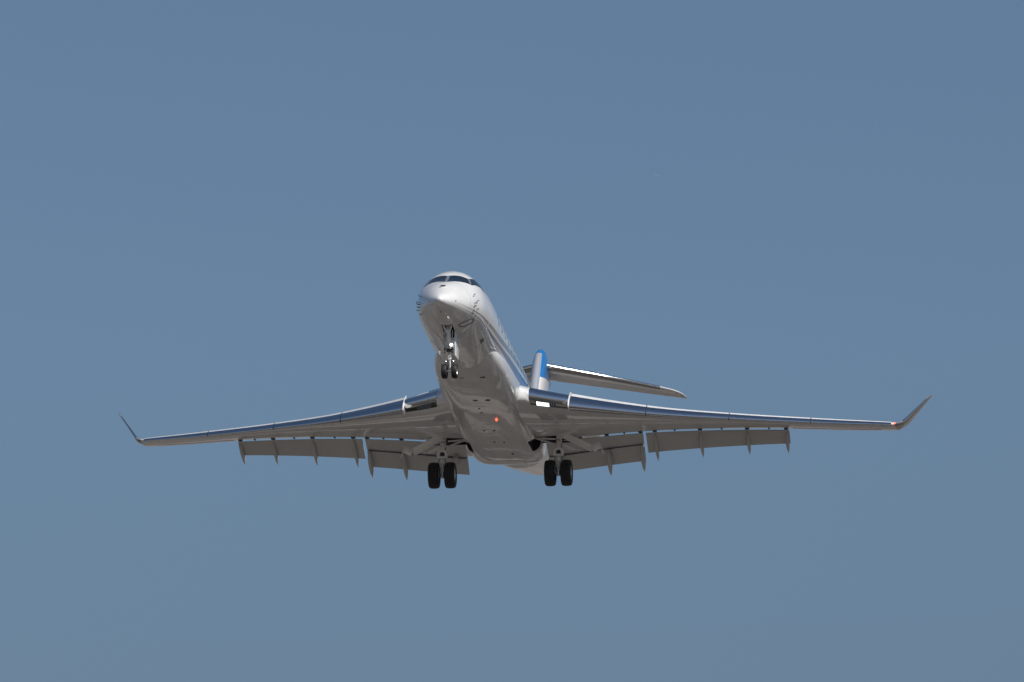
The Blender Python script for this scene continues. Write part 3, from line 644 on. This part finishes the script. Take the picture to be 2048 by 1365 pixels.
m_ = MB(); m_.loft([[(x, -.20 - (x - 2.5) * .085 + w, z) for x, z in ((2.52, -1.2), (3.35, -1.24), (3.25, -2.10), (2.62, -2.06))] for w in (0, -.02)]); m_.build('gear_door', M['white'], ng, bevel=.004)
m_ = MB(); m_.loft([[(x, y, z) for x, z in ((2.75, -1.18), (3.3, -1.22), (3.25, -1.60), (2.8, -1.6))] for y in (.215, .235)]); m_.build('gear_door', M['white'], ng, bevel=.004)
for ch in [o for o in bpy.data.objects if o.parent is not None]: pass
# ------------------------------------------------------------------ the airfield below, an added horizon ring and two far birds
def sheet(name, x0, x1, y0, y1, z, mat):
    me = bpy.data.meshes.new(name); me.from_pydata([(x0, y0, z), (x1, y0, z), (x1, y1, z), (x0, y1, z)], [], [(0, 1, 2, 3)]); me.materials.append(mat)
    o = bpy.data.objects.new(name, me); COL.objects.link(o); o['kind'] = 'structure'; return o
sheet('ground', -40000, 40000, -40000, 40000, 0.0, M['ground'])
sheet('road', -2500, 2500, 405, 414, 0.004, M['asphalt']); sheet('taxiway', -2500, 2500, 700, 724, 0.004, M['concrete'])
# an unseen ring added to hide the bright horizon and tint reflections
hv = []; hf = []; N = 240; R0 = 9500
for k in range(N):
    a = 2 * math.pi * k / N; hgt = 1000 + 260 * math.sin(3 * a + 1) + 180 * math.sin(7 * a) + 90 * math.sin(17 * a + 2) + random.uniform(-60, 60)
    for r_, h_ in ((R0, -5), (R0 + 1500, .55 * hgt), (R0 + 3000, hgt), (R0 + 7000, -5)): hv.append((r_ * math.sin(a), r_ * math.cos(a), h_))
for k in range(N):
    for q in range(3): a = k * 4 + q; b = ((k + 1) % N) * 4 + q; hf.append((a, b, b + 1, a + 1))
me = bpy.data.meshes.new('added_hills'); me.from_pydata(hv, [], hf); me.materials.append(M['added_hill']); o = bpy.data.objects.new('added_hills', me); COL.objects.link(o); o['kind'] = 'structure'
M['feather'] = simple('white_feathers', (0.85, 0.85, 0.85), 0.8)
# two birds far beyond the jet
def bird(px, py, dist, yaw, label):
    f = 15959.25; v = Vector((1, 0, 0)) * ((px - 1024) / f * dist) + Vector((0, -_se, _ce)) * ((682.5 - py) / f * dist) + Vector((0, _ce, _se)) * dist
    r = bpy.data.objects.new('bird', None); COL.objects.link(r); r.location = Vector((0, 0, 1.7)) + v; r.rotation_euler = (0, 0, yaw); r.empty_display_size = .3
    r['label'] = label; r['category'] = 'bird'; r['group'] = 'birds far away in the sky'
    m_ = MB(); m_.lathe((0, 0, 0), (1, 0, .05), [(-.26, .0), (-.24, .02), (-.17, .045), (-.10, .05), (0, .08), (.12, .075), (.24, .04), (.30, .015), (.31, 0)], n=14); m_.loft([[(.24, -.02, 0), (.24, .02, 0), (.24, 0, .012)], [(.42, -.08, .0), (.42, .08, .0), (.42, 0, .012)]])
    m_.build('body', M['feather'], r, origin=(0, 0, 0)).location = (0, 0, 0)
    for s in (1, -1):
        R = []
        for y, x, z, c in ((.03, -.10, .03, .22), (.2, -.14, .11, .22), (.38, -.10, .13, .17), (.55, .02, .09, .10), (.68, .14, .05, .03)):
            R.append([(x, s * y, z), (x + c * .3, s * y, z + .018), (x + c, s * y, z), (x + c * .3, s * y, z - .006)])
        m_ = MB(); m_.loft(R); m_.build('wing', M['feather'], r, origin=(0, 0, 0)).location = (0, 0, 0)
    m_ = MB(); m_.lathe((-.25, 0, -.01), (-1, 0, -.1), [(0, .014), (.05, .006), (.06, 0)], n=8); m_.build('beak', M['rim'], r, origin=(0, 0, 0)).location = (0, 0, 0)
bird(1308.7, 350.2, 3600, rad(70), 'fainter, left one of two tiny pale birds far off above the right wing')
bird(1315.3, 352.0, 3400, rad(35), 'brighter, right one of two tiny pale birds far off above the right wing')
